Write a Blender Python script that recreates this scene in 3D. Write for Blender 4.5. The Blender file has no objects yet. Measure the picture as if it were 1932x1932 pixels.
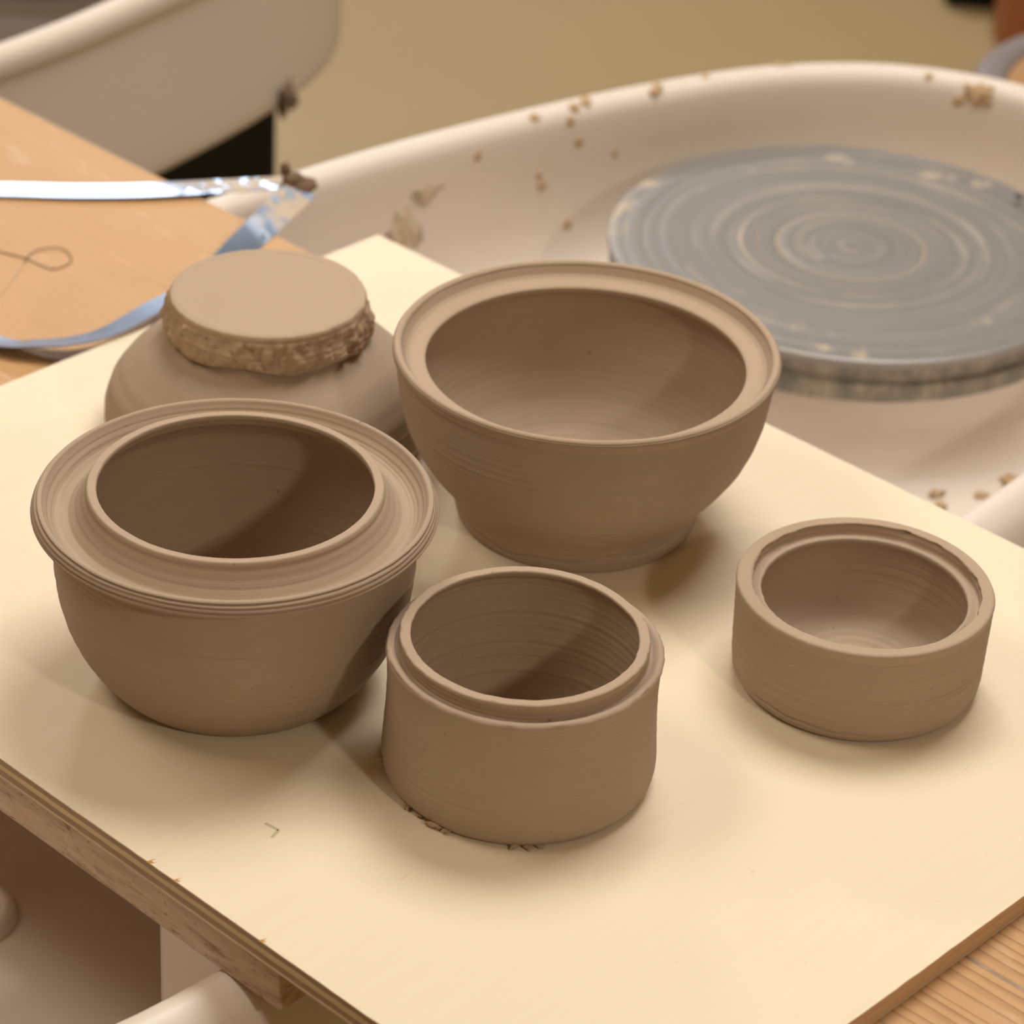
import bpy, math, random
import numpy as np
from mathutils import Vector, Matrix, noise

# ------------------------------------------------------------------ camera, world, lights
S = bpy.context.scene
COL = S.collection
TOP = 0.66            # height of the plywood's upper face above the room floor
CAM_H = 0.86          # camera above the plywood
F_PX, PITCH, ROLL, YAW = 5697.778, 0.546288, 0.0556094, 0.7376384

def setup_camera():
    cd = bpy.data.cameras.new('camera')
    cam = bpy.data.objects.new('camera', cd)
    COL.objects.link(cam)
    fwd = Vector((math.cos(PITCH)*math.cos(YAW), math.cos(PITCH)*math.sin(YAW), -math.sin(PITCH)))
    right = Vector((math.sin(YAW), -math.cos(YAW), 0))
    up = right.cross(fwd)
    r2 = math.cos(ROLL)*right + math.sin(ROLL)*up
    u2 = -math.sin(ROLL)*right + math.cos(ROLL)*up
    m = Matrix((r2, u2, -fwd)).transposed().to_4x4()
    m.translation = Vector((0, 0, CAM_H+TOP))
    cam.matrix_world = m
    cd.sensor_width = 36
    cd.sensor_fit = 'HORIZONTAL'
    cd.lens = 36*F_PX/1932
    cd.clip_start = 0.05
    cd.dof.use_dof = True
    cd.dof.focus_distance = 1.44
    cd.dof.aperture_fstop = 9.5
    S.camera = cam
setup_camera()

S.view_settings.view_transform = 'Standard'
S.view_settings.look = 'None'
S.view_settings.exposure = 0.08
S.view_settings.gamma = 1.0
S.view_settings.use_curve_mapping = False

W = bpy.data.worlds.new('room_world')
S.world = W
W.use_nodes = True
bg = W.node_tree.nodes['Background']
bg.inputs['Color'].default_value = (1.0, 0.78, 0.52, 1)
bg.inputs['Strength'].default_value = 0.2

def area_light(name, x, y, z, power, sx, sy, color, aim=(0.98, 0.95, 0.0), spin=0.0):
    ld = bpy.data.lights.new(name, 'AREA')
    ld.shape = 'RECTANGLE'; ld.size = sx; ld.size_y = sy
    ld.energy = power; ld.color = color
    o = bpy.data.objects.new(name, ld)
    COL.objects.link(o)
    o.location = (x, y, z+TOP)
    d = Vector((aim[0]-x, aim[1]-y, aim[2]-z))
    o.rotation_euler = (d.to_track_quat('-Z', 'Y').to_matrix() @ Matrix.Rotation(spin, 3, 'Z')).to_euler()
    return o
area_light('ceiling_lamp_right', 1.74, 1.13, 1.88, 34, 1.1, 0.9, (1.0, 0.97, 0.92))
area_light('ceiling_lamp_left', 0.19, 1.89, 1.88, 14, 1.1, 0.6, (1.0, 0.90, 0.76))
area_light('ceiling_lamp_far', 3.70, 4.55, 1.98, 48, 0.7, 0.35, (0.95, 0.96, 1.0), aim=(3.0, 3.0, -0.6))
area_light('ceiling_lamp_front', 0.50, -0.85, 1.17, 7, 0.12, 0.10, (1.0, 0.90, 0.76))

# ------------------------------------------------------------------ helpers
def new_obj(name, me, mat=None, parent=None):
    o = bpy.data.objects.new(name, me)
    COL.objects.link(o)
    if mat is not None:
        for m in (mat if isinstance(mat, (list, tuple)) else [mat]):
            me.materials.append(m)
    if parent is not None:
        o.parent = parent
    return o

def empty(name, loc, label, cat, group=None):
    o = bpy.data.objects.new(name, None)
    COL.objects.link(o)
    o.location = (loc[0], loc[1], loc[2]+TOP)
    o.empty_display_size = 0.05
    tag(o, label, cat, group)
    return o

def tag(o, label=None, cat=None, group=None, kind=None):
    if label: o['label'] = label
    if cat: o['category'] = cat
    if group: o['group'] = group
    if kind: o['kind'] = kind
    return o

def mesh_np(name, V, F, smooth=True, mi=None):
    me = bpy.data.meshes.new(name)
    me.from_pydata([tuple(map(float, v)) for v in V], [], [tuple(map(int, f)) for f in F])
    if smooth:
        me.polygons.foreach_set('use_smooth', [True]*len(me.polygons))
    if mi is not None:
        me.polygons.foreach_set('material_index', mi)
    me.update()
    return me

def grid_mesh(name, P, close_u=True, smooth=True):
    """P: rows x cols x 3 ; faces between rows; cols closed if close_u"""
    n, m, _ = P.shape
    idx = np.arange(n*m).reshape(n, m)
    if close_u:
        a = idx; b = np.roll(idx, -1, axis=1)
    else:
        a = idx[:, :-1]; b = idx[:, 1:]
    q = np.stack([a[:-1], b[:-1], b[1:], a[1:]], axis=-1).reshape(-1, 4)
    return P.reshape(-1, 3), q

def fast_mesh(name, V, Q, smooth=True):
    me = bpy.data.meshes.new(name)
    me.vertices.add(len(V)); me.vertices.foreach_set('co', np.asarray(V, 'f').ravel())
    me.loops.add(Q.size); me.loops.foreach_set('vertex_index', Q.astype('i').ravel())
    me.polygons.add(len(Q))
    me.polygons.foreach_set('loop_start', np.arange(0, Q.size, 4, dtype='i'))
    me.polygons.foreach_set('loop_total', np.full(len(Q), 4, dtype='i'))
    me.polygons.foreach_set('use_smooth', np.full(len(Q), smooth))
    me.update(calc_edges=True); me.validate()
    return me

def bevel_box(x0, x1, y0, y1, z0, z1, b=0.001):
    """box with small chamfers, as verts and faces"""
    import bmesh
    bm = bmesh.new()
    bmesh.ops.create_cube(bm, size=1)
    for v in bm.verts:
        v.co = Vector(((x0+x1)/2+v.co.x*(x1-x0), (y0+y1)/2+v.co.y*(y1-y0), (z0+z1)/2+v.co.z*(z1-z0)))
    if b > 0:
        bmesh.ops.bevel(bm, geom=bm.edges[:], offset=b, segments=2, affect='EDGES', profile=0.5)
    return bm

def bm_obj(name, bm, mat, parent=None, smooth=False):
    me = bpy.data.meshes.new(name)
    bm.to_mesh(me); bm.free()
    if smooth:
        me.polygons.foreach_set('use_smooth', [True]*len(me.polygons))
    return new_obj(name, me, mat, parent)

def catmull(pts, n, closed=False):
    pts = np.array(pts, float)
    out = []
    N = len(pts)
    rng = range(N if closed else N-1)
    for i in rng:
        if closed:
            p0, p1, p2, p3 = pts[(i-1) % N], pts[i], pts[(i+1) % N], pts[(i+2) % N]
        else:
            p0, p1, p2, p3 = pts[max(i-1, 0)], pts[i], pts[i+1], pts[min(i+2, N-1)]
        for k in range(n):
            t = k/n
            out.append(0.5*((2*p1)+(-p0+p2)*t+(2*p0-5*p1+4*p2-p3)*t*t+(-p0+3*p1-3*p2+p3)*t**3))
    if not closed:
        out.append(pts[-1])
    return np.array(out)

# ------------------------------------------------------------------ materials
def srgb(r, g, b):
    f = lambda c: (c/255/12.92) if c/255 <= 0.04045 else ((c/255+0.055)/1.055)**2.4
    return (f(r), f(g), f(b), 1)

class NT:
    def __init__(self, name):
        self.m = bpy.data.materials.new(name); self.m.use_nodes = True
        self.t = self.m.node_tree; self.b = self.t.nodes['Principled BSDF']
    def n(self, typ, **kw):
        nd = self.t.nodes.new(typ)
        for k, v in kw.items():
            if k in nd.inputs: nd.inputs[k].default_value = v
            else: setattr(nd, k, v)
        return nd
    def l(self, a, b): self.t.links.new(a, b)
    def coord(self, scale=(1, 1, 1), kind='Object'):
        tc = self.n('ShaderNodeTexCoord'); mp = self.n('ShaderNodeMapping')
        mp.inputs['Scale'].default_value = scale
        self.l(tc.outputs[kind], mp.inputs['Vector']); return mp.outputs['Vector']
    def noise(self, vec, scale, detail=4, rough=0.55, dist=0.0):
        n = self.n('ShaderNodeTexNoise'); n.inputs['Scale'].default_value = scale
        n.inputs['Detail'].default_value = detail; n.inputs['Roughness'].default_value = rough
        n.inputs['Distortion'].default_value = dist
        self.l(vec, n.inputs['Vector']); return n.outputs['Fac']
    def ramp(self, fac, stops):
        r = self.n('ShaderNodeValToRGB'); e = r.color_ramp.elements
        while len(e) < len(stops): e.new(0.5)
        for el, (p, c) in zip(e, stops): el.position = p; el.color = c if len(c) == 4 else (*c, 1)
        self.l(fac, r.inputs['Fac']); return r.outputs['Color']
    def mix(self, fac, a, b, mode='MIX'):
        x = self.n('ShaderNodeMix', data_type='RGBA', blend_type=mode)
        if isinstance(fac, (int, float)): x.inputs[0].default_value = fac
        else: self.l(fac, x.inputs[0])
        for v, i in ((a, 6), (b, 7)):
            if isinstance(v, tuple): x.inputs[i].default_value = v
            else: self.l(v, x.inputs[i])
        return x.outputs[2]
    def math(self, op, a, b=None):
        x = self.n('ShaderNodeMath', operation=op)
        for v, i in ((a, 0), (b, 1)):
            if v is None: continue
            if isinstance(v, (int, float)): x.inputs[i].default_value = v
            else: self.l(v, x.inputs[i])
        return x.outputs[0]
    def bump(self, h, strength, dist, prev=None):
        x = self.n('ShaderNodeBump'); x.inputs['Strength'].default_value = strength
        x.inputs['Distance'].default_value = dist
        self.l(h, x.inputs['Height'])
        if prev is not None: self.l(prev, x.inputs['Normal'])
        return x.outputs['Normal']
    def out(self, color=None, rough=0.8, normal=None, metal=0.0, spec=0.3):
        b = self.b
        if color is not None:
            if isinstance(color, tuple): b.inputs['Base Color'].default_value = color
            else: self.l(color, b.inputs['Base Color'])
        if isinstance(rough, (int, float)): b.inputs['Roughness'].default_value = rough
        else: self.l(rough, b.inputs['Roughness'])
        if isinstance(metal, (int, float)): b.inputs['Metallic'].default_value = metal
        else: self.l(metal, b.inputs['Metallic'])
        b.inputs['Specular IOR Level'].default_value = spec
        if normal is not None: self.l(normal, b.inputs['Normal'])
        return self.m

BLACK, WHITE = (0, 0, 0, 1), (1, 1, 1, 1)

def ring_coord(t, ks=1.0, tilt=6.0):
    """(r, z) based coordinates so noise runs in rings round the pot's axis"""
    tc = t.n('ShaderNodeTexCoord'); sp = t.n('ShaderNodeSeparateXYZ')
    t.l(tc.outputs['Object'], sp.inputs[0])
    r = t.math('SQRT', t.math('ADD', t.math('MULTIPLY', sp.outputs[0], sp.outputs[0]),
                              t.math('MULTIPLY', sp.outputs[1], sp.outputs[1])))
    a = t.math('ARCTAN2', sp.outputs[1], sp.outputs[0])
    z = t.math('ADD', t.math('MULTIPLY', sp.outputs[2], 520*ks), t.math('MULTIPLY', a, 0.12))
    c = t.n('ShaderNodeCombineXYZ')
    t.l(t.math('MULTIPLY', r, 520*ks), c.inputs[0]); t.l(z, c.inputs[1])
    # angular term: slow drift round the pot
    t.l(t.math('ADD', t.math('MULTIPLY', sp.outputs[0], tilt), t.math('MULTIPLY', sp.outputs[1], tilt*0.7)), c.inputs[2])
    return c.outputs[0], tc.outputs['Object']

def mat_clay(name, base, dark, light, ringstr=0.35):
    t = NT(name)
    rv, ov = ring_coord(t)
    n1 = t.noise(rv, 1.0, 5, 0.6)
    n2 = t.noise(ov, 28, 4, 0.6)
    n3 = t.noise(ov, 900, 3, 0.7)
    c = t.mix(t.math('MULTIPLY', n2, 1.0), dark, light)
    c = t.mix(0.55, c, base)
    c = t.mix(t.math('MULTIPLY', n1, 0.22), c, light)
    # fine pits
    pit = t.ramp(t.noise(ov, 240, 2, 0.5), [(0.0, (1, 1, 1)), (0.215, (1, 1, 1)), (0.235, (0, 0, 0)), (1, (0, 0, 0))])
    c = t.mix(t.math('MULTIPLY', pit, 0.5), c, srgb(70, 52, 38))
    b = t.bump(n1, ringstr, 0.0006)
    b = t.bump(n3, 0.5, 0.00025, b)
    fine, _ = ring_coord(t, 4.0, 40.0)
    b = t.bump(t.noise(fine, 1.0, 3, 0.6), ringstr, 0.0003, b)
    b = t.bump(t.noise(ov, 130, 3, 0.6), 0.25, 0.0006, b)
    return t.out(c, 0.86, b, spec=0.22)

CLAY = mat_clay('wet_clay', srgb(168, 147, 126), srgb(159, 138, 116), srgb(179, 159, 139))
CLAY_SMOOTH = mat_clay('trimmed_clay', srgb(174, 152, 129), srgb(168, 145, 122), srgb(182, 161, 139), 0.18)
CLAY_DRY = mat_clay('drying_clay', srgb(172, 146, 118), srgb(150, 122, 94), srgb(188, 164, 138), 0.15)

def mat_veneer():
    t = NT('poplar_veneer')
    g = t.noise(t.coord((3, 70, 3)), 5, 5, 0.6, 0.4)
    g2 = t.noise(t.coord((2, 5, 2)), 3, 3, 0.5)
    fine = t.noise(t.coord((60, 900, 60)), 2, 3, 0.6)
    c = t.mix(g, srgb(231, 216, 190), srgb(238, 226, 202))
    c = t.mix(t.math('MULTIPLY', g2, 0.35), c, srgb(227, 209, 176))
    c = t.mix(t.math('MULTIPLY', fine, 0.12), c, srgb(222, 198, 156))
    fleck = t.ramp(t.noise(t.coord((40, 150, 40)), 2.2, 2, 0.5), [(0, (0, 0, 0)), (0.72, (0, 0, 0)), (0.76, (1, 1, 1)), (1, (1, 1, 1))])
    c = t.mix(t.math('MULTIPLY', fleck, 0.35), c, srgb(214, 176, 120))
    return t.out(c, 0.62, t.bump(fine, 0.12, 0.0003), spec=0.25)
def mat_ply(name, a, b, sc):
    t = NT(name)
    g = t.noise(t.coord((sc, sc, 900)), 1.0, 4, 0.65)
    g2 = t.noise(t.coord((9, 9, 300)), 1.0, 3, 0.5)
    c = t.mix(g, a, b)
    c = t.mix(t.math('MULTIPLY', g2, 0.3), c, srgb(90, 66, 44))
    return t.out(c, 0.85, t.bump(g, 0.5, 0.0006), spec=0.15)
VENEER = mat_veneer()
PLY_CROSS = mat_ply('ply_end_grain', srgb(196, 168, 142), srgb(156, 128, 102), 700)
PLY_LONG = mat_ply('ply_long_grain', srgb(228, 204, 164), srgb(212, 186, 144), 60)
PLY_SKIN = mat_ply('ply_skin', srgb(236, 216, 186), srgb(206, 180, 150), 120)
PLY_FRONT = mat_ply('ply_sawn_front', srgb(228, 194, 156), srgb(208, 170, 132), 90)

def mat_pine():
    t = NT('pine_plank')
    v = t.coord((1, 0.035, 1))
    warp = t.noise(v, 16, 3, 0.5)
    w = t.n('ShaderNodeTexWave', wave_type='BANDS', bands_direction='X', wave_profile='SAW')
    w.inputs['Scale'].default_value = 46; w.inputs['Distortion'].default_value = 5.5
    w.inputs['Detail'].default_value = 2; w.inputs['Detail Scale'].default_value = 2.2
    t.l(v, w.inputs['Vector'])
    line = t.ramp(w.outputs['Fac'], [(0, (0, 0, 0)), (0.55, (0.05, 0.05, 0.05)), (0.86, (0.55, 0.55, 0.55)), (0.95, (1, 1, 1)), (1, (0.1, 0.1, 0.1))])
    patch = t.noise(t.coord((9, 2.0, 9)), 1.6, 3, 0.6)
    sy = t.n('ShaderNodeSeparateXYZ'); t.l(t.coord(), sy.inputs[0])
    wear = t.ramp(t.math('ADD', t.math('MULTIPLY', sy.outputs[1], 0.8), 0.6), [(0, (1, 1, 1)), (0.35, (1, 1, 1)), (0.6, (0.16, 0.16, 0.16)), (1, (0.16, 0.16, 0.16))])
    c = t.mix(patch, srgb(196, 152, 104), srgb(208, 168, 120))
    c = t.mix(t.math('MULTIPLY', t.math('MULTIPLY', line, wear), 0.8), c, srgb(138, 98, 62))
    fib = t.noise(t.coord((500, 9, 500)), 1.4, 4, 0.7)
    c = t.mix(t.math('MULTIPLY', fib, 0.30), c, srgb(176, 132, 88))
    dust = t.ramp(t.noise(t.coord((22, 7, 22)), 1.5, 5, 0.7), [(0, (0, 0, 0)), (0.6, (0, 0, 0)), (0.74, (1, 1, 1)), (1, (1, 1, 1))])
    c = t.mix(t.math('MULTIPLY', dust, 0.45), c, srgb(226, 206, 184))
    h = t.math('ADD', t.math('MULTIPLY', line, -0.6), fib)
    return t.out(c, 0.55, t.bump(h, 0.5, 0.0007), spec=0.3)
def mat_worn():
    """the bench further back: the same wood, rubbed smooth"""
    t = NT('worn_bench_top')
    g = t.noise(t.coord((30, 2.2, 30)), 1.3, 5, 0.65, 0.8)
    fib = t.noise(t.coord((300, 8, 300)), 1.0, 4, 0.65)
    c = t.mix(g, srgb(206, 164, 116), srgb(226, 190, 146))
    c = t.mix(t.math('MULTIPLY', fib, 0.35), c, srgb(188, 146, 102))
    dust = t.ramp(t.noise(t.coord((26, 12, 26)), 1.5, 5, 0.75), [(0, (0, 0, 0)), (0.62, (0, 0, 0)), (0.70, (1, 1, 1)), (1, (1, 1, 1))])
    c = t.mix(t.math('MULTIPLY', dust, 0.5), c, srgb(232, 212, 196))
    spot = t.ramp(t.noise(t.coord(), 38, 2, 0.5), [(0, (1, 1, 1)), (0.22, (1, 1, 1)), (0.25, (0, 0, 0)), (1, (0, 0, 0))])
    c = t.mix(t.math('MULTIPLY', spot, 0.5), c, srgb(110, 80, 60))
    return t.out(c, 0.5, t.bump(fib, 0.25, 0.0004), spec=0.3)
def mat_edge():
    t = NT('scuffed_plank_edge')
    n = t.noise(t.coord((14, 14, 60)), 1.2, 5, 0.7, 1.0)
    c = t.ramp(n, [(0, srgb(124, 98, 74)), (0.36, srgb(158, 130, 104)), (0.44, srgb(196, 170, 146)), (0.62, srgb(214, 190, 168)), (1, srgb(220, 200, 180))])
    sc = t.ramp(t.noise(t.coord((30, 60, 180)), 1.6, 4, 0.7, 0.6), [(0, (1, 1, 1)), (0.34, (1, 1, 1)), (0.40, (0, 0, 0)), (1, (0, 0, 0))])
    c = t.mix(t.math('MULTIPLY', sc, 0.55), c, srgb(98, 68, 46))
    ora = t.ramp(t.noise(t.coord((12, 26, 70)), 1.6, 3, 0.6), [(0, (0, 0, 0)), (0.66, (0, 0, 0)), (0.74, (1, 1, 1)), (1, (1, 1, 1))])
    c = t.mix(t.math('MULTIPLY', ora, 0.6), c, srgb(176, 118, 60))
    gr = t.noise(t.coord((8, 8, 520)), 1.0, 3, 0.6)
    c = t.mix(t.math('MULTIPLY', gr, 0.25), c, srgb(120, 88, 62))
    return t.out(c, 0.75, t.bump(t.math('ADD', sc, gr), 0.4, 0.0006), spec=0.2)
PINE, WORN, EDGE = mat_pine(), mat_worn(), mat_edge()

def mat_plastic(name, col, rough=0.35, dirt=0.5):
    t = NT(name)
    n = t.noise(t.coord(), 5, 5, 0.6)
    c = t.mix(t.math('MULTIPLY', n, 0.4), col, srgb(208, 194, 176))
    c2 = t.ramp(t.noise(t.coord(), 16, 4, 0.65), [(0, (0, 0, 0)), (0.70, (0, 0, 0)), (0.80, (1, 1, 1)), (1, (1, 1, 1))])
    c = t.mix(t.math('MULTIPLY', c2, dirt), c, srgb(196, 160, 124))
    return t.out(c, t.math('ADD', t.math('MULTIPLY', n, 0.25), rough), t.bump(n, 0.06, 0.001), spec=0.4)
TUB = mat_plastic('splash_pan_plastic', srgb(230, 218, 206), 0.30, 0.15)
TUB2 = mat_plastic('far_pan_plastic', srgb(224, 210, 196), 0.4, 0.1)

def mat_wheel():
    t = NT('wheel_head_metal')
    rv, ov = ring_coord(t, 0.42, 3.0)
    n1 = t.noise(rv, 1.0, 3, 0.55)
    rv2, _ = ring_coord(t, 0.30, 5.0)
    n2 = t.noise(rv2, 1.0, 3, 0.5)
    c = t.mix(n1, srgb(134, 132, 130), srgb(166, 163, 160))
    slip = t.ramp(t.math('ADD', t.math('MULTIPLY', n2, 0.72), t.math('MULTIPLY', t.noise(ov, 14, 4, 0.6), 0.28)),
                  [(0, (0, 0, 0)), (0.53, (0, 0, 0)), (0.62, (0.8, 0.8, 0.8)), (1, (1, 1, 1))])
    c = t.mix(t.math('MULTIPLY', slip, 0.4), c, srgb(186, 170, 150))
    # slip left in patches toward the rim
    sp = t.n('ShaderNodeSeparateXYZ'); t.l(ov, sp.inputs[0])
    r = t.math('SQRT', t.math('ADD', t.math('MULTIPLY', sp.outputs[0], sp.outputs[0]), t.math('MULTIPLY', sp.outputs[1], sp.outputs[1])))
    rim = t.ramp(t.math('MULTIPLY', r, 5.0), [(0, (0, 0, 0)), (0.62, (0, 0, 0)), (0.72, (1, 1, 1)), (1, (1, 1, 1))])
    pat = t.ramp(t.noise(ov, 22, 4, 0.65), [(0, (0, 0, 0)), (0.60, (0, 0, 0)), (0.66, (1, 1, 1)), (1, (1, 1, 1))])
    msk = t.math('MULTIPLY', pat, rim)
    c = t.mix(t.math('MULTIPLY', msk, 0.75), c, srgb(196, 176, 150))
    ang = t.noise(ov, 9, 3, 0.6)
    for rr_, wd, lo, k_ in ((0.052, 0.0022, 0.30, 0.8), (0.078, 0.0020, 0.50, 0.9), (0.066, 0.0015, 0.46, 0.6), (0.126, 0.0022, 0.50, 0.7), (0.152, 0.0016, 0.52, 0.6)):
        g_ = t.math('SUBTRACT', 1.0, t.math('MINIMUM', t.math('DIVIDE', t.math('ABSOLUTE', t.math('SUBTRACT', r, rr_)), wd), 1.0))
        a_ = t.math('MULTIPLY', t.math('MAXIMUM', t.math('MINIMUM', t.math('MULTIPLY', t.math('SUBTRACT', ang, lo), 12.0), 1.0), 0.0), k_)
        c = t.mix(t.math('MULTIPLY', g_, a_), c, srgb(200, 182, 158))
    metal = t.math('SUBTRACT', 0.45, t.math('MULTIPLY', t.math('ADD', slip, msk), 0.4))
    return t.out(c, 0.42, t.bump(n1, 0.25, 0.0006), metal=metal, spec=0.4)
WHEEL = mat_wheel()
def mat_wheel_side():
    t = NT('wheel_head_side')
    n = t.noise(t.coord((1, 1, 0.6)), 40, 5, 0.7)
    c = t.ramp(n, [(0, srgb(112, 112, 108)), (0.45, srgb(136, 132, 124)), (0.6, srgb(176, 166, 150)), (1, srgb(196, 182, 162))])
    return t.out(c, 0.5, t.bump(n, 0.2, 0.0008), metal=0.4, spec=0.3)
WHEEL_SIDE = mat_wheel_side()

def mat_steel():
    t = NT('spring_steel_band')
    ov = t.coord()
    n = t.noise(ov, 60, 4, 0.6)
    sp = t.n('ShaderNodeSeparateXYZ'); t.l(ov, sp.inputs[0])
    # slip dried on near the fold (object x grows toward it)
    near = t.ramp(t.math('MULTIPLY', t.math('SUBTRACT', sp.outputs[0], -0.035), 15.0), [(0, (0, 0, 0)), (0.2, (0, 0, 0)), (0.7, (1, 1, 1)), (1, (1, 1, 1))])
    cl = t.ramp(t.noise(ov, 95, 5, 0.7), [(0, (0, 0, 0)), (0.45, (0, 0, 0)), (0.50, (1, 1, 1)), (1, (1, 1, 1))])
    msk = t.math('MULTIPLY', near, cl)
    c = t.mix(n, srgb(128, 148, 176), srgb(168, 186, 212))
    c = t.mix(msk, c, srgb(200, 184, 164))
    return t.out(c, t.math('ADD', 0.34, t.math('MULTIPLY', msk, 0.6)), t.bump(msk, 0.6, 0.0008), metal=t.math('SUBTRACT', 1.0, msk), spec=0.5)
STEEL = mat_steel()

def plain(name, col, rough=0.7, metal=0.0, nscale=20, amt=0.3, col2=None, spec=0.3):
    t = NT(name)
    n = t.noise(t.coord(), nscale, 4, 0.6)
    c2 = col2 or tuple(x*0.75 for x in col[:3])+(1,)
    c = t.mix(t.math('MULTIPLY', n, amt*2), col, c2)
    return t.out(c, rough, t.bump(n, 0.15, 0.001), metal=metal, spec=spec)
FLOOR = plain('olive_linoleum', srgb(196, 172, 126), 0.5, nscale=3, amt=0.15)
WALLM = plain('wall_paint', srgb(206, 188, 160), 0.9, nscale=2, amt=0.05)
BLACKM = plain('black_painted_metal', srgb(14, 12, 10), 0.6)
GREYP = plain('grey_band', srgb(150, 142, 142), 0.5)
TANW = plain('tan_seat', srgb(196, 152, 106), 0.5)
TERRA = plain('orange_brown_wood', srgb(168, 104, 62), 0.6)
ORANGE = plain('splinter_wood', srgb(236, 176, 84), 0.7, nscale=400)
DARKW = plain('dark_wire', srgb(96, 78, 58), 0.5)
LIGHTW = plain('pale_thread', srgb(224, 208, 184), 0.7)
CRUMB = plain('dried_clay_crumb', srgb(200, 168, 130), 0.9, nscale=200)
SMEAR = plain('pale_slip_smear', srgb(220, 198, 172), 0.7, nscale=200)
FILLER = plain('dried_slip_in_joint', srgb(206, 186, 166), 0.9, nscale=60, amt=0.5, col2=srgb(96, 66, 50))
CRUMBD = plain('dark_clay_crumb', srgb(120, 98, 78), 0.9, nscale=200)
DARKTONE = plain('dark_grey_brown', srgb(112, 98, 84), 0.8, nscale=9, amt=0.4, col2=srgb(70, 60, 50))  # mottled grey-brown tone that darkens the far pan's inside
GRAPH = plain('graphite', srgb(204, 192, 158), 0.8)

# ------------------------------------------------------------------ room floor
fm = bm_obj('floor', bevel_box(-3, 6, -3, 6, -0.05, 0.0, 0), FLOOR)
tag(fm, 'olive tan smooth studio floor', None, None, 'structure')
for nm, b in (('wall_left', (-2.1, 5.6, 5.5, 5.6, 0, 2.8)), ('wall_back', (5.5, 5.6, -2.1, 5.5, 0, 2.8)),
              ('wall_right', (-2.1, 5.5, -2.1, -2.0, 0, 2.8)), ('wall_front', (-2.1, -2.0, -2.0, 5.5, 0, 2.8)),
              ('ceiling', (-2.1, 5.6, -2.1, 5.6, 2.8, 2.9))):
    tag(bm_obj(nm, bevel_box(*b, 0), WALLM), 'plain off-white studio '+nm.split('_')[0], None, None, 'structure')

# ------------------------------------------------------------------ thrown clay
random.seed(7)
rng = np.random.default_rng(11)

def resample(pts, step):
    pts = np.array(pts, float)
    d = np.r_[0, np.cumsum(np.hypot(*np.diff(pts, axis=0).T))]
    n = max(3, int(d[-1]/step)+1)
    s = np.linspace(0, d[-1], n)
    # keep corners: add the knots themselves
    s = np.unique(np.round(np.r_[s, d], 7))
    keep = [s[0]]
    for a in s[1:]:
        if a-keep[-1] > step*0.25 or a in d: keep.append(a)
    s = np.array(keep)
    return np.c_[np.interp(s, d, pts[:, 0]), np.interp(s, d, pts[:, 1])]

def soften(P, it):
    P = P.copy()
    for _ in range(it):
        Q = P.copy(); Q[1:-1] = 0.25*P[:-2]+0.5*P[1:-1]+0.25*P[2:]
        P = Q
    return P

SEG = 240
TH = np.linspace(0, 2*np.pi, SEG, endpoint=False)
def ring_noise(seed, terms=9):
    r = np.random.default_rng(seed)
    ks = np.arange(1, terms+1); ph = r.uniform(0, 6.283, terms); am = r.uniform(0.4, 1, terms)/ks**0.8
    return lambda th: sum(a*np.sin(k*th+p) for k, p, a in zip(ks, ph, am))

def revolve(sections, disp, step=0.0007):
    """sections: list of (part name, points, smoothing) -> {part: (V,Q)}"""
    out = {}
    for name, pts, sm in sections:
        P = soften(resample(pts, step if name in ('body', 'base') else 0.00045), sm*2 if name == 'body' else sm)
        r = np.maximum(P[:, 0], 1e-5)[:, None]; z = P[:, 1][:, None]
        dr, dz = disp(TH[None, :], r, z)
        rr = np.where(r < 2e-5, r, np.maximum(r+dr, 1e-5)); zz = z+dz
        G = np.stack([rr*np.cos(TH), rr*np.sin(TH), zz+0*rr], -1)
        V, Q = grid_mesh(name, G)
        if name in out:
            V0, Q0 = out[name]
            out[name] = (np.r_[V0, V], np.r_[Q0, Q+len(V0)])
        else:
            out[name] = (V, Q)
    return out

def vnoise(th, r, z, f, sd):
    X = r*np.cos(th); Y = r*np.sin(th); Z = z+0*X
    out = np.empty(X.shape)
    it = np.nditer([X, Y, Z], flags=['multi_index'])
    for x, y, q in it:
        out[it.multi_index] = noise.noise(Vector((float(x)*f+sd, float(y)*f, float(q)*f)))
    return out

def make_pot(name, cx, cy, sections, seed, label, cat, group, wob=0.00035, ridge=0.00012, mats=None, extra=None, tilt=0.0, part_labels=None):
    root = empty(name, (cx, cy, 0), label, cat, group)
    w1, w2 = ring_noise(seed, 5), ring_noise(seed+1, 60)
    rdg = np.random.default_rng(seed+5)
    fr = rdg.uniform(500, 2600, 7); ph = rdg.uniform(0, 6.28, 7)
    zmax = max(p[1] for s in sections for p in s[1])
    def disp(th, r, z):
        up = np.clip(z/0.02, 0, 1)
        dr = wob*w1(th)*0.5*up + ridge*1.1*sum(np.sin(f*(z+0.7*r)+p+0.6*th*(i % 2 == 0)*0) for i, (f, p) in enumerate(zip(fr, ph)))*0.35*up
        dz = 0*th + wob*0.35*w1(th+1.3)*np.clip(z/zmax, 0, 1)**2
        dr = dr + 0.00003*w2(th)*up
        if extra is not None:
            a, b = extra(th, r, z); dr = dr+a; dz = dz+b
        return dr, dz
    for pn, (V, Q) in revolve(sections, disp).items():
        m = (mats or {}).get(pn, CLAY)
        o = new_obj(pn, fast_mesh(pn, V, Q), m, root)
        if part_labels and pn in part_labels: o['label'] = part_labels[pn]
    return root

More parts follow.
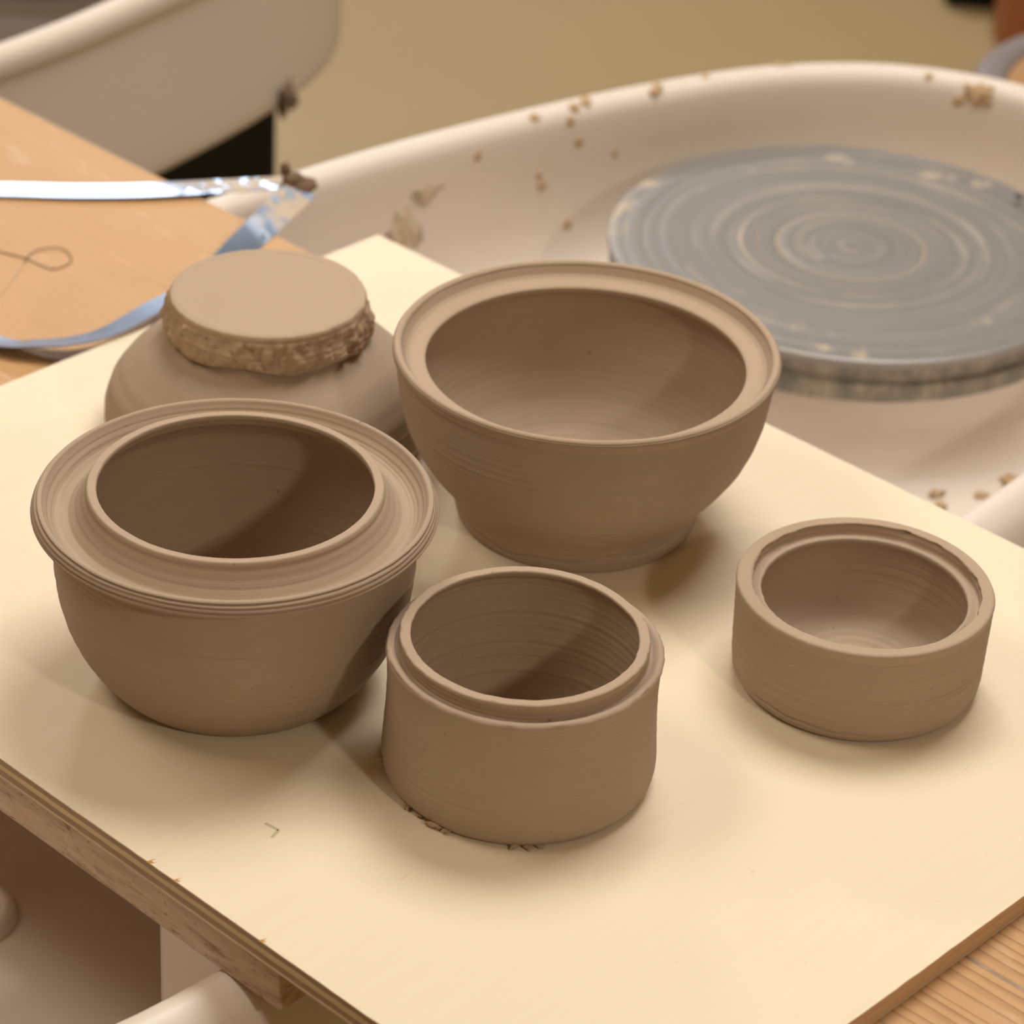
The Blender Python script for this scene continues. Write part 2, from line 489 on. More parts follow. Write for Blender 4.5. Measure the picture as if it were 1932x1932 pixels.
mm = lambda *p: [(a/1000, b/1000) for a, b in p]
G = 'unfired clay pots on the plywood board'
edge_n = ring_noise(91, 90)
def chips(sd, n, th, amp, width=0.02):
    r = np.random.default_rng(sd); out = 0*th
    for c, a in zip(r.uniform(0, 6.283, n), r.uniform(0.3, 1, n)):
        d = np.angle(np.exp(1j*(th-c)))
        out = out + a*amp*np.exp(-(d/(width*(0.5+a)))**2)
    return out

# --- big open bowl with a stepped gallery
def ex_b(th, r, z):
    rimz = np.exp(-((z-0.0995)/0.0018)**2)*(r > 0.0985)
    a = rimz*(0.00022*edge_n(th)+0.00035*np.sin(z*5200+1.5*np.sin(2*th)))
    # pressed crease low on the foot
    cz = 0.0085+0.0022*np.sin(3*th+1.0)+0.0012*np.sin(11*th)
    crease = -0.0011*np.exp(-((z-cz)/0.0007)**2)*np.clip(np.sin(2*th+0.3)*3+1.6, 0, 1)*(r > 0.05)*(z < 0.02)
    return a+crease, 0*th
make_pot('clay_bowl', 1.0745, 0.9292, [
    ('body', mm((0, 0.2), (58, 0.2), (64.2, 0), (65.4, 1), (67.0, 7), (68.2, 13), (70.2, 18), (75.2, 25), (83, 35), (90, 46), (94.8, 57), (98.0, 69), (99.8, 80), (101.0, 90), (101.3, 94.5)), 3),
    ('rim', mm((101.3, 94.5), (102.8, 96.6), (103.5, 98.8), (103.2, 101), (102.3, 102.3), (100.9, 102.6), (99.3, 101.8), (98.1, 99.4), (96.4, 96.4), (94.4, 94.9), (91.5, 94.3), (87.0, 93.7), (85.9, 93.2), (85.5, 92), (86.6, 89.8)), 2),
    ('body', mm((86.6, 89.8), (91, 87), (93.5, 80), (93, 70), (89.5, 58), (83, 44), (73, 31), (58, 20), (40, 13.5), (20, 10.5), (8, 9.6), (0, 9.8)), 5)],
    3, 'large open clay bowl with rounded rim and lid ledge, nearest the wheel head', 'bowl', G, extra=ex_b,
    mats={'rim': CLAY_SMOOTH})

# --- wide bowl with saucer gallery and raised collar
def ex_l(th, r, z):
    out = np.clip((r-0.0938)/0.0008, 0, 1)*(z > 0.0945)
    g = 0
    for zc, dz_, amp in ((0.0999, 0.00035, 0.0011), (0.0982, 0.00025, 0.0007), (0.0961, 0.00032, 0.0010)):
        zz = zc+0.00022*np.sin(3*th+zc*9000)+0.00012*edge_n(th*1+zc*3000)
        g = g-amp*np.exp(-((z-zz)/dz_)**2)
    rag = 0.00035*edge_n(th)*np.exp(-((z-0.0938)/0.0008)**2)
    groove = -0.00045*np.exp(-((r-0.0868-0.0006*np.sin(th))/0.0004)**2)*(z > 0.088)*(z < 0.097)
    col = 0.00012*edge_n(th+2)*((r > 0.066)*(r < 0.073)*(z > 0.1045))
    return out*(g+rag)+col, groove
make_pot('clay_bowl', 0.8352, 0.9400, [
    ('body', mm((0, 0.2), (54, 0.2), (59.6, 0), (61.5, 1), (66.4, 6), (72.5, 14), (78.4, 24), (83.4, 36), (86.9, 50), (88.4, 64), (89.0, 78), (88.8, 88), (89.5, 91.6)), 3),
    ('gallery', mm((89.5, 91.6), (95, 92.8), (98.2, 94.0), (98.8, 94.9), (98.2, 97.0), (97.0, 99.4), (95.6, 101.0), (94.2, 101.3), (93.2, 100.6), (90.8, 96.8), (88.0, 93.6), (84.6, 92.0), (81.0, 92.8), (77.2, 96.2), (74.2, 100.8)), 1),
    ('collar', mm((74.2, 100.8), (72.6, 103.6), (71.9, 106.0), (71.5, 107.0), (70.9, 107.3), (67.8, 107.3), (67.1, 107.0), (66.8, 106.2), (67.0, 104.4), (69.6, 100.6)), 0),
    ('body', mm((69.6, 100.6), (76, 95), (81.4, 88), (83, 78), (82.6, 64), (80.4, 50), (76, 36), (68.6, 24), (56, 15), (38, 10.5), (18, 9), (6, 8.6), (0, 8.8)), 5)],
    17, 'wide clay bowl with flared saucer-shaped rim round a raised inner collar, at left', 'bowl', G, extra=ex_l,
    mats={'collar': CLAY_SMOOTH}, part_labels={'gallery': 'flared saucer-shaped rim with three scored lines round its edge'})

# --- upside-down bowl with torn foot
def ex_u(th, r, z):
    sk = np.clip((z-0.0665)/0.004, 0, 1)*(r > 0.046)
    tear = np.clip((z-0.067)/0.003, 0, 1)*np.clip((0.0865-z)/0.003, 0, 1)*(r > 0.046)
    if np.all(z < 0.062): return 0*th, 0*th
    n = vnoise(th, r, z*0.8, 95, 3.1)+0.6*vnoise(th, r, z*0.6, 260, 9.2)
    n2 = vnoise(th, r, z*0.25, 170, 5.5)
    crack = np.abs(n2)
    a = tear*(0.0022*n-0.0016*np.exp(-(crack/0.09)**2))+sk*0.0007*n
    sag = 0.0035*vnoise(th, r*0+0.055, 0*z, 45, 1.7)+0.0016*np.sin(2*th+0.4)
    dz = sag*np.exp(-((z-0.068)/0.005)**2)*(r > 0.046)
    return a*(r > 0.046), dz
make_pot('clay_bowl', 1.0053, 1.1045, [
    ('body', mm((76, 3), (80, 0), (86, 0.2), (89.6, 5), (91.6, 12), (91.2, 22), (87.4, 34), (80, 44), (69.4, 54), (61.5, 60), (56, 65), (52, 68.5)), 3),
    ('foot_edge', mm((52, 68.5), (55.8, 67.6), (57.6, 69.0), (58.2, 72), (57.8, 76), (56.6, 80), (55.4, 84), (54.6, 87), (53.6, 89.2)), 1),
    ('base', mm((53.6, 89.2), (52.4, 89.7), (49, 89.9), (47.5, 89.5), (30, 89.7), (10, 89.6), (0, 89.6)), 1),
    ('body', mm((76, 3), (82, 12), (83, 22), (79, 33), (71, 43), (60, 53), (48, 62), (30, 72), (0, 76)), 5)],
    29, 'upside-down clay bowl standing on its rim, flat base up with a torn ragged edge', 'bowl', G, extra=ex_u,
    mats={'foot_edge': CLAY_DRY, 'base': CLAY_SMOOTH}, part_labels={'foot_edge': 'rough torn skirt of clay round the base'})

# --- tall cylinder jar in front
def ex_f(th, r, z):
    sh = (0.0006*edge_n(th+1)-chips(77, 16, th, 0.0009, 0.03))*np.exp(-((z-0.0693)/0.0011)**2)*(r > 0.061)
    col = 0.00032*edge_n(th+4)*(z > 0.0755)*(r > 0.05)-chips(78, 12, th, 0.0006, 0.02)*(z > 0.0765)*(r > 0.0575)
    bot = (0.0006*edge_n(th)-0.0002)*np.exp(-(z/0.0025)**2)*(r > 0.055)*np.clip(np.sin(2*th+2.2)+0.4, 0, 1)
    ir = 0.00011*(np.sin(z*1500+0.5*np.sin(th))+0.8*np.sin(z*740+2))*((r < 0.0585)*(z > 0.012)*(z < 0.07))*(r > 0.045)
    low = -0.0012*np.exp(-((th-5.55)/0.25)**2)*np.exp(-((z-0.002)/0.004)**2)*(r > 0.05)
    return sh+col+bot+ir+low, 0*th
front_jar = make_pot('clay_jar', 0.8785, 0.7853, [
    ('body', mm((0, 0.2), (55, 0.2), (60.6, 0), (62.2, 0.8), (65.0, 5), (66.0, 12), (65.2, 24), (64.4, 38), (64.1, 52), (64.5, 63), (65.2, 67.5)), 3),
    ('shoulder', mm((65.2, 67.5), (65.5, 69.2), (64.8, 70.4), (63.4, 70.9), (61.8, 70.4), (60.4, 69.4), (59.2, 69.0), (58.6, 69.6)), 1),
    ('collar', mm((58.6, 69.6), (58.5, 73), (58.9, 76.2), (58.9, 77.0), (58.3, 77.5), (54.4, 77.6), (53.6, 77.2), (53.4, 76.4)), 0),
    ('body', mm((53.4, 76.4), (54.0, 75.0), (57.0, 72.0), (57.6, 66), (57.2, 45), (56.4, 25), (54, 13), (48, 8.5), (30, 7.4), (10, 7.2), (0, 7.2)), 3)],
    41, 'tall straight-sided clay jar with a stepped collar, nearest the camera in front', 'jar', 'straight-sided clay jars', extra=ex_f,
    mats={'collar': CLAY_SMOOTH})

# --- low cylinder jar at right
def ex_r(th, r, z):
    rec = (0.0008*edge_n(th)+0.0016*chips(5, 18, th, 1.0, 0.03))*np.exp(-((z-0.0537)/0.0014)**2)*(r < 0.0592)*(r > 0.055)
    led = -chips(8, 9, th, 0.0006, 0.03)*np.exp(-((r-0.0518)/0.0006)**2)
    seam = -0.0010*np.exp(-((z-(0.0072+0.001*np.sin(2*th+2.6)+0.0004*np.sin(17*th)))/0.0005)**2)*(r > 0.058)
    seam2 = -0.0006*np.exp(-((z-(0.024+0.0025*np.sin(th+4.2)))/0.0004)**2)*(r > 0.058)*(np.cos(th-5.0) > 0.2)
    fl = 0.0005*np.sin(r*900)*(z < 0.02)*(r < 0.034)
    return rec+led+seam+seam2, fl
make_pot('clay_jar', 1.0622, 0.7245, [
    ('body', mm((0, 0.2), (52, 0.2), (57.6, 0), (59.6, 1.2), (62.4, 5), (63.2, 12), (63.4, 25), (63.8, 38), (64.2, 50)), 3),
    ('rim', mm((64.2, 50), (64.4, 53.6), (63.9, 54.9), (62.8, 55.3), (58.4, 55.4), (57.6, 55.1), (57.3, 54.2), (57.3, 50.4), (56.8, 49.4), (55.6, 49.2)), 0),
    ('lid_ledge', mm((55.6, 49.2), (53.0, 49.8), (51.9, 49.6), (51.4, 48.6), (51.6, 46.8)), 0),
    ('body', mm((51.6, 46.8), (53.6, 43), (54.4, 34), (53.4, 24), (49.6, 15), (43, 9.4), (35, 7.6), (25, 7.2), (12, 6.8), (0, 6.8)), 4)],
    53, 'low straight-sided clay jar with flat rim and ragged inner ledge, at far right', 'jar', 'straight-sided clay jars', extra=ex_r,
    mats={'rim': CLAY_SMOOTH})

# ------------------------------------------------------------------ plywood board
BX0, BX1, BY0, BY1 = 0.7010, 1.2289, 0.5593, 1.2463
board = empty('plywood_board', ((BX0+BX1)/2, (BY0+BY1)/2, -0.0115), 'pale new plywood board carrying the five clay pots, layered edge and splinters', 'board')
bx, by, bz = (BX0+BX1)/2, (BY0+BY1)/2, -0.0115
def ply_layer(nm, z0, z1, inset, m, sd, mfront=None):
    """a sheet whose sawn outline wavers a little"""
    n = 90
    r = np.random.default_rng(sd)
    cs = [(BX0+inset, BY0+inset), (BX1-inset, BY0+inset), (BX1-inset, BY1-inset), (BX0+inset, BY1-inset)]
    pts = []
    for i in range(4):
        a, b = np.array(cs[i]), np.array(cs[(i+1) % 4])
        nrm = np.array([(b-a)[1], -(b-a)[0]]); nrm = nrm/np.linalg.norm(nrm)
        for k in range(n):
            w = 0 if k == 0 else r.normal(0, 0.00009)
            pts.append(a+(b-a)*k/n+nrm*w)
    pts = np.array(pts); N = len(pts)
    V = [(p[0]-bx, p[1]-by, z0-bz) for p in pts]+[(p[0]-bx, p[1]-by, z1-bz) for p in pts]
    F = [(i, (i+1) % N, N+(i+1) % N, N+i) for i in range(N)]
    mi = [1 if (i < n and mfront) else 0 for i in range(N)]
    F.append(tuple(range(N, 2*N))); F.append(tuple(reversed(range(N)))); mi += [0, 0]
    me = mesh_np(nm, V, F, smooth=False, mi=mi)
    return new_obj(nm, me, [m, mfront] if mfront else m, board)
ply_layer('face_veneer', -0.0007, 0.0, 0.0, VENEER, 1)
ply_layer('ply_layer', -0.0040, -0.0007, 0.00025, PLY_CROSS, 2, PLY_FRONT)
ply_layer('ply_layer', -0.0068, -0.0040, 0.00005, PLY_LONG, 3, PLY_FRONT)
ply_layer('ply_layer', -0.0104, -0.0068, 0.00025, PLY_CROSS, 4, PLY_FRONT)
ply_layer('back_veneer', -0.0115, -0.0104, -0.0001, PLY_SKIN, 5)
def spike(V, F, p, d, L, w):
    b = len(V); d = np.array(d)/np.linalg.norm(d)
    s = np.cross(d, (0, 0, 1)); s = s/np.linalg.norm(s)
    u = np.cross(s, d)
    p = np.array(p)
    V += [p-s*w, p+s*w, p+u*w*0.8, p+d*L]
    F += [(b, b+1, b+3), (b+1, b+2, b+3), (b+2, b, b+3), (b, b+2, b+1)]
for (y, L) in ((0.8494, 0.0052), (0.8310, 0.0042), (0.7730, 0.0040)):
    V, F = [], []
    spike(V, F, (BX0-bx, y-by, -0.0003-bz), (0.55, -0.55, 0.42), L, 0.0007)
    spike(V, F, (BX0-bx, y-0.0012-by, -0.0004-bz), (0.5, -0.6, 0.25), L*0.5, 0.0006)
    new_obj('splinter', mesh_np('splinter', V, F, False), ORANGE, board)
V, F = [], []
for i in range(170):
    y = random.uniform(0.6, 1.2)
    spike(V, F, (BX0-bx, y-by, -0.0004-bz), (random.uniform(0.2, 0.7), -random.uniform(0.2, 0.8), random.uniform(0.15, 0.5)), random.uniform(0.0004, 0.0017), 0.0002)
tag(new_obj('splinter_fringe', mesh_np('splinter_fringe', V, F, False), ORANGE, board), 'fine orange splinters fringing the sawn edge', kind='stuff')
# faint pencil tick on the veneer
def mark(pts, w, z=0.00006):
    V, F = [], []
    for a, b in zip(pts[:-1], pts[1:]):
        a = np.array(a); b = np.array(b); d = (b-a)/np.linalg.norm(b-a); s = np.array([-d[1], d[0]])*w
        k = len(V)
        for q in (a-s, a+s, b+s, b-s): V.append((q[0]-bx, q[1]-by, z-bz))
        F.append((k, k+3, k+2, k+1))
    return V, F
V, F = mark([(0.7597, 0.8347), (0.7608, 0.8265), (0.7545, 0.8245)], 0.0008)
new_obj('pencil_tick', mesh_np('pencil_tick', V, F, False), GRAPH, board)

def blob(name, p, r, sq, mat, parent, org, seed, nrm=(0, 0, 1), stretch=1.0, ang=0.0, rough=0.35, sub=3):
    import bmesh
    bm = bmesh.new(); bmesh.ops.create_icosphere(bm, subdivisions=sub, radius=1)
    for v in bm.verts:
        k = 1+rough*noise.noise(v.co*1.7+Vector((seed*3.1, 0, 0)))+rough*0.5*noise.noise(v.co*4.1+Vector((0, seed*2.3, 0)))
        v.co = Vector((v.co.x*k*stretch, v.co.y*k, v.co.z*k*sq))*r
    o = bm_obj(name, bm, mat, parent, True)
    q = Vector(nrm).normalized().to_track_quat('Z', 'Y').to_matrix().to_4x4() @ Matrix.Rotation(ang, 4, 'Z')
    q.translation = Vector(p)-Vector(org)
    o.matrix_local = q
    return o
BURR = []
for a_, z_, r_ in ((143, 0.010, 0.0022), (168, 0.0018, 0.0020), (176, 0.0016, 0.0014), (186, 0.0018, 0.0028), (192, 0.0016, 0.0018), (222, 0.0012, 0.0018), (228, 0.0012, 0.0020), (233, 0.0012, 0.0016)):
    R_ = 0.0622+z_*0.35
    BURR.append((0.8785+R_*math.cos(math.radians(a_)), 0.7853+R_*math.sin(math.radians(a_)), z_, r_, 1.5))
for i, (px, py, pz, r, st) in enumerate(BURR):
    blob('clay_burr', (px, py, pz), r, 0.6, CLAY_DRY, front_jar, (0.8785, 0.7853, 0), 200+i, (0, 0, 1), st, 0.7*i, 0.5)
# ------------------------------------------------------------------ worn bench of three planks
bench = empty('plank_bench', (0.95, 1.2, -0.0355), 'worn pine plank bench top lying under the plywood board', 'bench')
def plank(x0, x1, y0, y1, zt, mats_by_face=None):
    bm = bevel_box(x0-0.95, x1-0.95, y0-1.2, y1-1.2, 0.0, zt+0.0355, 0.0012)
    for f in bm.faces:
        f.material_index = 2 if abs(f.normal.z) < 0.7 else (0 if f.calc_center_median().y+1.2 < 1.0 else 0)
    o = bm_obj('plank', bm, [PINE, WORN, EDGE], bench)
    return o
def split_plank(x0, x1, y0, y1, zt):
    return plank(x0, x1, y0, y1, zt)
plank(0.7030, 0.8300, 0.7620, 1.90, -0.0117)
plank(0.8310, 0.9365, 0.25, 1.90, -0.0116)
plank(0.9378, 1.1950, 0.25, 1.90, -0.0117)
bm_obj('joint_filler', bevel_box(0.9362-0.95, 0.9381-0.95, 0.25-1.2, 1.90-1.2, 0.002, 0.0234, 0), FILLER, bench)
for x in (0.74, 1.08):   # trestle legs carrying the bench beyond the wheel
    for y in (1.50, 0.35):
        if y < 1 and x < 0.8: x = 0.86
        bm = bevel_box(x-0.95, x-0.95+0.05, y-1.2, y-1.2+0.05, -TOP+0.0355, 0.0, 0.002)
        bm_obj('leg', bm, PINE, bench)

# ------------------------------------------------------------------ splash pans
def sweep_pan(outline, prof, parent, name, mat, rngs=None, close=True, origin=(0, 0, 0)):
    """outline: closed XY loop (outer rim line); prof: list of (inward offset, z)"""
    O = catmull(outline, 10, True)
    n = len(O)
    T = np.roll(O, -1, 0)-np.roll(O, 1, 0); T /= np.linalg.norm(T, axis=1)[:, None]
    Nn = np.stack([-T[:, 1], T[:, 0]], 1)     # inward for CCW
    P = catmull(prof, 5)
    # inward offsets can exceed local curvature; blend toward a shrunken outline
    c = O.mean(0)
    rows = []
    for off, z in P:
        q = O+Nn*min(off, 0.09)
        if off > 0.09:
            q = c+(q-c)*max(0.0, 1-(off-0.09)/0.22)
        rows.append(np.c_[q-np.array(origin[:2]), np.full(n, z-origin[2])])
    G = np.array(rows)
    V, Q = grid_mesh(name, G)
    return new_obj(name, fast_mesh(name, V, Q), mat, parent)

PAN_PROF = [(0.012, -0.200), (0.004, -0.196), (0.002, -0.18), (0.003, -0.12), (0.003, -0.066), (0.0, -0.056), (-0.0005, -0.046),
            (0.003, -0.039), (0.010, -0.0364), (0.018, -0.0376), (0.0235, -0.043), (0.026, -0.054), (0.029, -0.09), (0.036, -0.128),
            (0.048, -0.152), (0.066, -0.163), (0.09, -0.166), (0.16, -0.167), (0.25, -0.167), (0.31, -0.167)]
OUT1 = [(0.64, 0.789), (0.85, 0.787), (1.10, 0.789), (1.317, 0.799), (1.46, 0.815), (1.59, 0.852), (1.70, 0.905), (1.79, 0.985),
        (1.838, 1.08), (1.840, 1.17), (1.798, 1.256), (1.720, 1.320), (1.61, 1.362), (1.473, 1.394), (1.325, 1.415), (1.10, 1.428),
        (0.85, 1.43), (0.64, 1.42), (0.50, 1.36), (0.44, 1.24), (0.43, 1.10), (0.44, 0.95), (0.50, 0.84)]
wheel = empty('potters_wheel', (1.13, 1.11, -TOP), 'potter\'s wheel with white splash pan and round grey wheel head, right behind the pots', 'pottery wheel')
WO = (1.13, 1.11, -TOP)
FLARE = [(-0.028, -0.200), (-0.034, -0.194), (-0.034, -0.17), (-0.027, -0.12), (-0.018, -0.08), (-0.009, -0.056), (-0.001, -0.043)]+PAN_PROF[8:]
pan1 = sweep_pan(OUT1, FLARE, wheel, 'splash_pan', TUB, origin=WO)
def lathe(name, cx, cy, pts, mat, parent, org, seg=128, sm=0, step=0.004):
    P = soften(resample(pts, step), sm)
    th = np.linspace(0, 2*np.pi, seg, endpoint=False)
    r = np.maximum(P[:, 0], 1e-5)[:, None]
    Gd = np.stack([r*np.cos(th), r*np.sin(th), P[:, 1][:, None]+0*r*th], -1)
    V, Q = grid_mesh(name, Gd)
    o = new_obj(name, fast_mesh(name, V, Q), mat, parent)
    o.location = (cx-org[0], cy-org[1], -org[2])
    return o
HX, HY = 1.5776, 1.1254
lathe('drive_hub', HX, HY, [(0.155, -0.104), (0.157, -0.115), (0.160, -0.135), (0.168, -0.152), (0.182, -0.163), (0.20, -0.1675)], TUB, wheel, WO, sm=2)
hp = []
for i in range(0, 44):     # slightly grooved upper face
    r = 0.166*i/43
    hp.append((r, -0.0750-0.00007*(math.sin(r*430+2*math.sin(r*90))+math.sin(r*233))*(r > 0.02)-0.0004*math.exp(-((r-0.052)/0.004)**2)))
head = lathe('wheel_head', HX, HY, hp+[(0.1700, -0.0752), (0.1712, -0.0762), (0.1712, -0.0800), (0.1702, -0.0812)], WHEEL, wheel, WO, step=0.0015)
lathe('head_flange', HX, HY, [(0.1702, -0.0812), (0.1660, -0.0822), (0.1655, -0.0925), (0.1690, -0.0940), (0.1695, -0.0955), (0.1693, -0.1060), (0.1680, -0.1072), (0.15, -0.1075)], WHEEL_SIDE, wheel, WO)
# one of the two bat pins
def cyl(name, x, y, z0, z1, r, mat, parent, org, seg=20):
    return lathe(name, x, y, [(0, z1), (r*0.85, z1), (r, z1-r*0.15), (r, z0)], mat, parent, org, seg, step=1)
cyl('bat_pin', 1.7259, 1.0878, -0.0755, -0.0690, 0.0042, BLACKM, wheel, WO)
cyl('bat_pin', 1.4293, 1.1630, -0.0755, -0.0745, 0.0042, BLACKM, wheel, WO)
lathe('drain_cap', 0.735, 1.043, [(0, -0.163), (0.019, -0.163), (0.021, -0.159), (0.0235, -0.158), (0.0265, -0.160), (0.028, -0.167)], TUB, wheel, WO, 48, 1, 0.002)
# moulded block inside the pan and the frame below it
bm_obj('pan_block', bevel_box(0.740-WO[0], 0.86-WO[0], 0.826-WO[1], 0.892-WO[1], -0.168-WO[2], -0.042-WO[2], 0.006), TUB, wheel, True)
bm_obj('motor_housing', bevel_box(0.80-WO[0], 1.40-WO[0], 0.95-WO[1], 1.27-WO[1], -0.44-WO[2], -0.168-WO[2], 0.01), BLACKM, wheel)
for x in (0.60, 1.66):
    for y in (0.90, 1.27):
        cyl('leg', x, y, -TOP, -0.19, 0.022, BLACKM, wheel, WO)

# clay splashed on the pan: each dried crumb sits on the wall where it landed
CR = [(1.505, 1.3669, .6213, -.129, -.623, .772, .0034, 1.5), (1.540, 1.3598, .6217, -.146, -.619, .772, .0040, 1.2), (1.5524, 1.3602, .6236, -.09, -.38, .921, .0048, 1.2),
      (1.5326, 1.3566, .6143, -.206, -.914, .35, .0042, 1.0), (1.5389, 1.353, .5972, -.23, -.971, .067, .0042, 1.0), (1.4515, 1.3714, .6047, -.176, -.98, .09, .0036, 1.3),
      (1.5066, 1.3577, .5692, -.201, -.97, .137, .0045, 1.0), (1.5046, 1.3591, .5775, -.201, -.973, .111, .0036, 1.0), (1.5264, 1.3472, .5352, -.213, -.943, .256, .0040, 1.0),
      (1.7195, 1.3104, .6239, .097, .166, .981, .0052, 1.5), (1.7936, 1.2258, .6206, -.62, -.389, .681, .0036, 1.0), (1.8091, 1.1883, .6153, -.867, -.355, .35, .0095, 1.5),
      (1.8019, 1.2007, .607, -.901, -.416, .124, .0050, 1.3), (1.6100, 1.3420, .6225, -.2, -.4, .9, .0050, 1.6), (1.655, 1.332, .6235, -.2, -.4, .9, .0035, 1.2), (1.5707, 1.344, .581, -.252, -.964, .081, .0030, 1.0)]
for i, (x, y, z, a, b, c, r, st) in enumerate(CR):
    blob('clay_crumb', (x, y, z-TOP), r*0.85, 0.25, CRUMB, wheel, WO, 20+i, (a, b, c), st, 1.57 if i in (6, 7) else 0.3*i, 0.6)
for i, (x, y, z, r, st, an) in enumerate([(1.389, 1.3779, .5660, .0085, 2.2, 1.9), (1.3855, 1.377, .5550, .0085, 2.4, 1.5), (1.3800, 1.3790, .5660, .0070, 1.8, 1.2), (1.4105, 1.3772, .5891, .0055, 3.0, 0.3), (1.436, 1.3745, .5960, .0040, 3.0, 0.35)]):
    blob('slip_smear', (x, y, z-TOP), r, 0.05, SMEAR, wheel, WO, 50+i, (-.14, -.98, .13), st, an, 1.1)
for i, (x, y, r) in enumerate([(1.4813, 0.962, .0045), (1.4691, 0.950, .0030), (1.5325, 0.932, .0090), (1.500, 0.940, .0035)]):
    blob('clay_crumb', (x, y, -0.1655), r, 0.25, CRUMB, wheel, WO, 70+i, (0, 0, 1), 1.5, i, 0.9)

# far wheel
OUT2 = [(0.64, 1.70), (0.95, 1.698), (1.278, 1.702), (1.44, 1.722), (1.60, 1.756), (1.72, 1.805), (1.80, 1.885), (1.835, 1.99),
        (1.825, 2.10), (1.76, 2.20), (1.62, 2.27), (1.40, 2.31), (1.10, 2.33), (0.80, 2.33), (0.60, 2.30), (0.48, 2.20), (0.43, 2.02), (0.46, 1.84), (0.53, 1.74)]
WO2 = (1.13, 2.01, -TOP)
wheel2 = empty('potters_wheel', WO2, 'second potter\'s wheel far back left, tall white pan side and black housing below', 'pottery wheel')
sweep_pan(OUT2, PAN_PROF, wheel2, 'splash_pan', TUB2, origin=WO2)
def inner_plate(name, outline, off, z, mat, parent, org):
    O = catmull(outline, 6, True); T = np.roll(O, -1, 0)-np.roll(O, 1, 0); T /= np.linalg.norm(T, axis=1)[:, None]
    q = O+np.stack([-T[:, 1], T[:, 0]], 1)*off
    return new_obj(name, mesh_np(name, [(a-org[0], b-org[1], z-org[2]) for a, b in q], [tuple(range(len(q)))], False), mat, parent)
blob('clay_crumb', (1.6220, 1.7620, -0.190), 0.010, 0.7, CRUMBD, wheel2, WO2, 90, (0.5, -0.85, 0.0), 1.2, 1.2, 0.9)
inner_plate('dark_sheet', OUT2, 0.031, -0.100, DARKTONE, wheel2, WO2)  # flat sheet added to darken the inside of the far pan
lathe('wheel_head', 1.577, 2.02, [(0, -0.075), (0.170, -0.075), (0.1712, -0.077), (0.1705, -0.083), (0.150, -0.085)], DARKTONE, wheel2, WO2)  # wheel head given the sheet's grey-brown to make it darker
lathe('drive_hub', 1.577, 2.02, [(0.155, -0.085), (0.157, -0.115), (0.160, -0.135), (0.168, -0.152), (0.182, -0.163), (0.20, -0.1675)], TUB2, wheel2, WO2)
bm_obj('motor_housing', bevel_box(1.30-WO2[0], 1.675-WO2[0], 1.83-WO2[1], 2.16-WO2[1], 0.0, -0.196-WO2[2], 0.004), BLACKM, wheel2)
cyl('leg', 0.62, 1.85, -TOP, -0.19, 0.022, BLACKM, wheel2, WO2)
cyl('leg', 0.62, 2.18, -TOP, -0.19, 0.022, BLACKM, wheel2, WO2)

# ------------------------------------------------------------------ steel band tool on the bench
SO = (1.2, 1.33, -0.0115)
band = empty('steel_band_loop', SO, 'bent blued steel band loop with clay on its pointed end, lying on the bench', 'clay tool')
path = [(1.2400, 1.3300, -0.0010), (1.2010, 1.3175, -0.0060), (1.1680, 1.3055, -0.0085), (1.130, 1.288, -0.0085), (1.090, 1.272, -0.004), (1.058, 1.2635, 0.000),
        (1.036, 1.2585, 0.001), (1.0205, 1.2560, 0.001), (1.006, 1.2575, 0.000), (0.9900, 1.2655, -0.0015), (0.9775, 1.2795, -0.004), (0.9680, 1.2955, -0.007),
        (0.960, 1.330, -0.0100), (0.962, 1.380, -0.0108), (0.980, 1.430, -0.0108), (1.012, 1.475, -0.0106), (1.050, 1.4965, -0.0102),
        (1.0760, 1.4890, -0.0098), (1.1007, 1.4695, -0.0094), (1.1328, 1.4380, -0.0090), (1.1671, 1.4089, -0.0086), (1.1983, 1.3866, -0.008), (1.2250, 1.3640, -0.006), (1.2410, 1.3440, -0.002)]
tiltw = [0.42, 0.40, 0.36, 0.2, -0.1, -0.2, -0.25, -0.25, -0.25, -0.25, -0.25, -0.25, -0.1, 0, 0, 0, 0.0, 0.0, 0.0, 0.0, 0.0, 0.0, 0.0, -0.05]
C = catmull([p+(t,) for p, t in zip(path, tiltw)], 8)
T = np.gradient(C[:, :3], axis=0); T /= np.linalg.norm(T, axis=1)[:, None]
R = np.cross(T, (0, 0, 1)); R /= np.linalg.norm(R, axis=1)[:, None]      # right-hand side = inside of the loop
Up = np.cross(R, T)
hw, ht = 0.0100, 0.0004
tw = C[:, 3][:, None]
R2 = R*np.cos(tw)+Up*np.sin(tw); U2 = -R*np.sin(tw)+Up*np.cos(tw)
base = C[:, :3]-np.array(SO)
ringp = np.stack([base-R2*hw-U2*ht, base+R2*hw-U2*ht, base+R2*hw+U2*ht, base-R2*hw+U2*ht], 1)
V, Q = grid_mesh('band', ringp)
new_obj('band', fast_mesh('band', V, Q, False), STEEL, band)

blob('clay_lump', (1.2385, 1.3375, 0.0025), 0.0065, 0.8, CRUMBD, band, SO, 2, stretch=1.3)
blob('clay_lump', (1.2375, 1.3440, 0.0085), 0.0035, 1.5, CRUMBD, band, SO, 5)
blob('clay_lump', (1.2440, 1.3330, -0.0010), 0.0075, 0.6, CRUMBD, band, SO, 8, stretch=1.2)

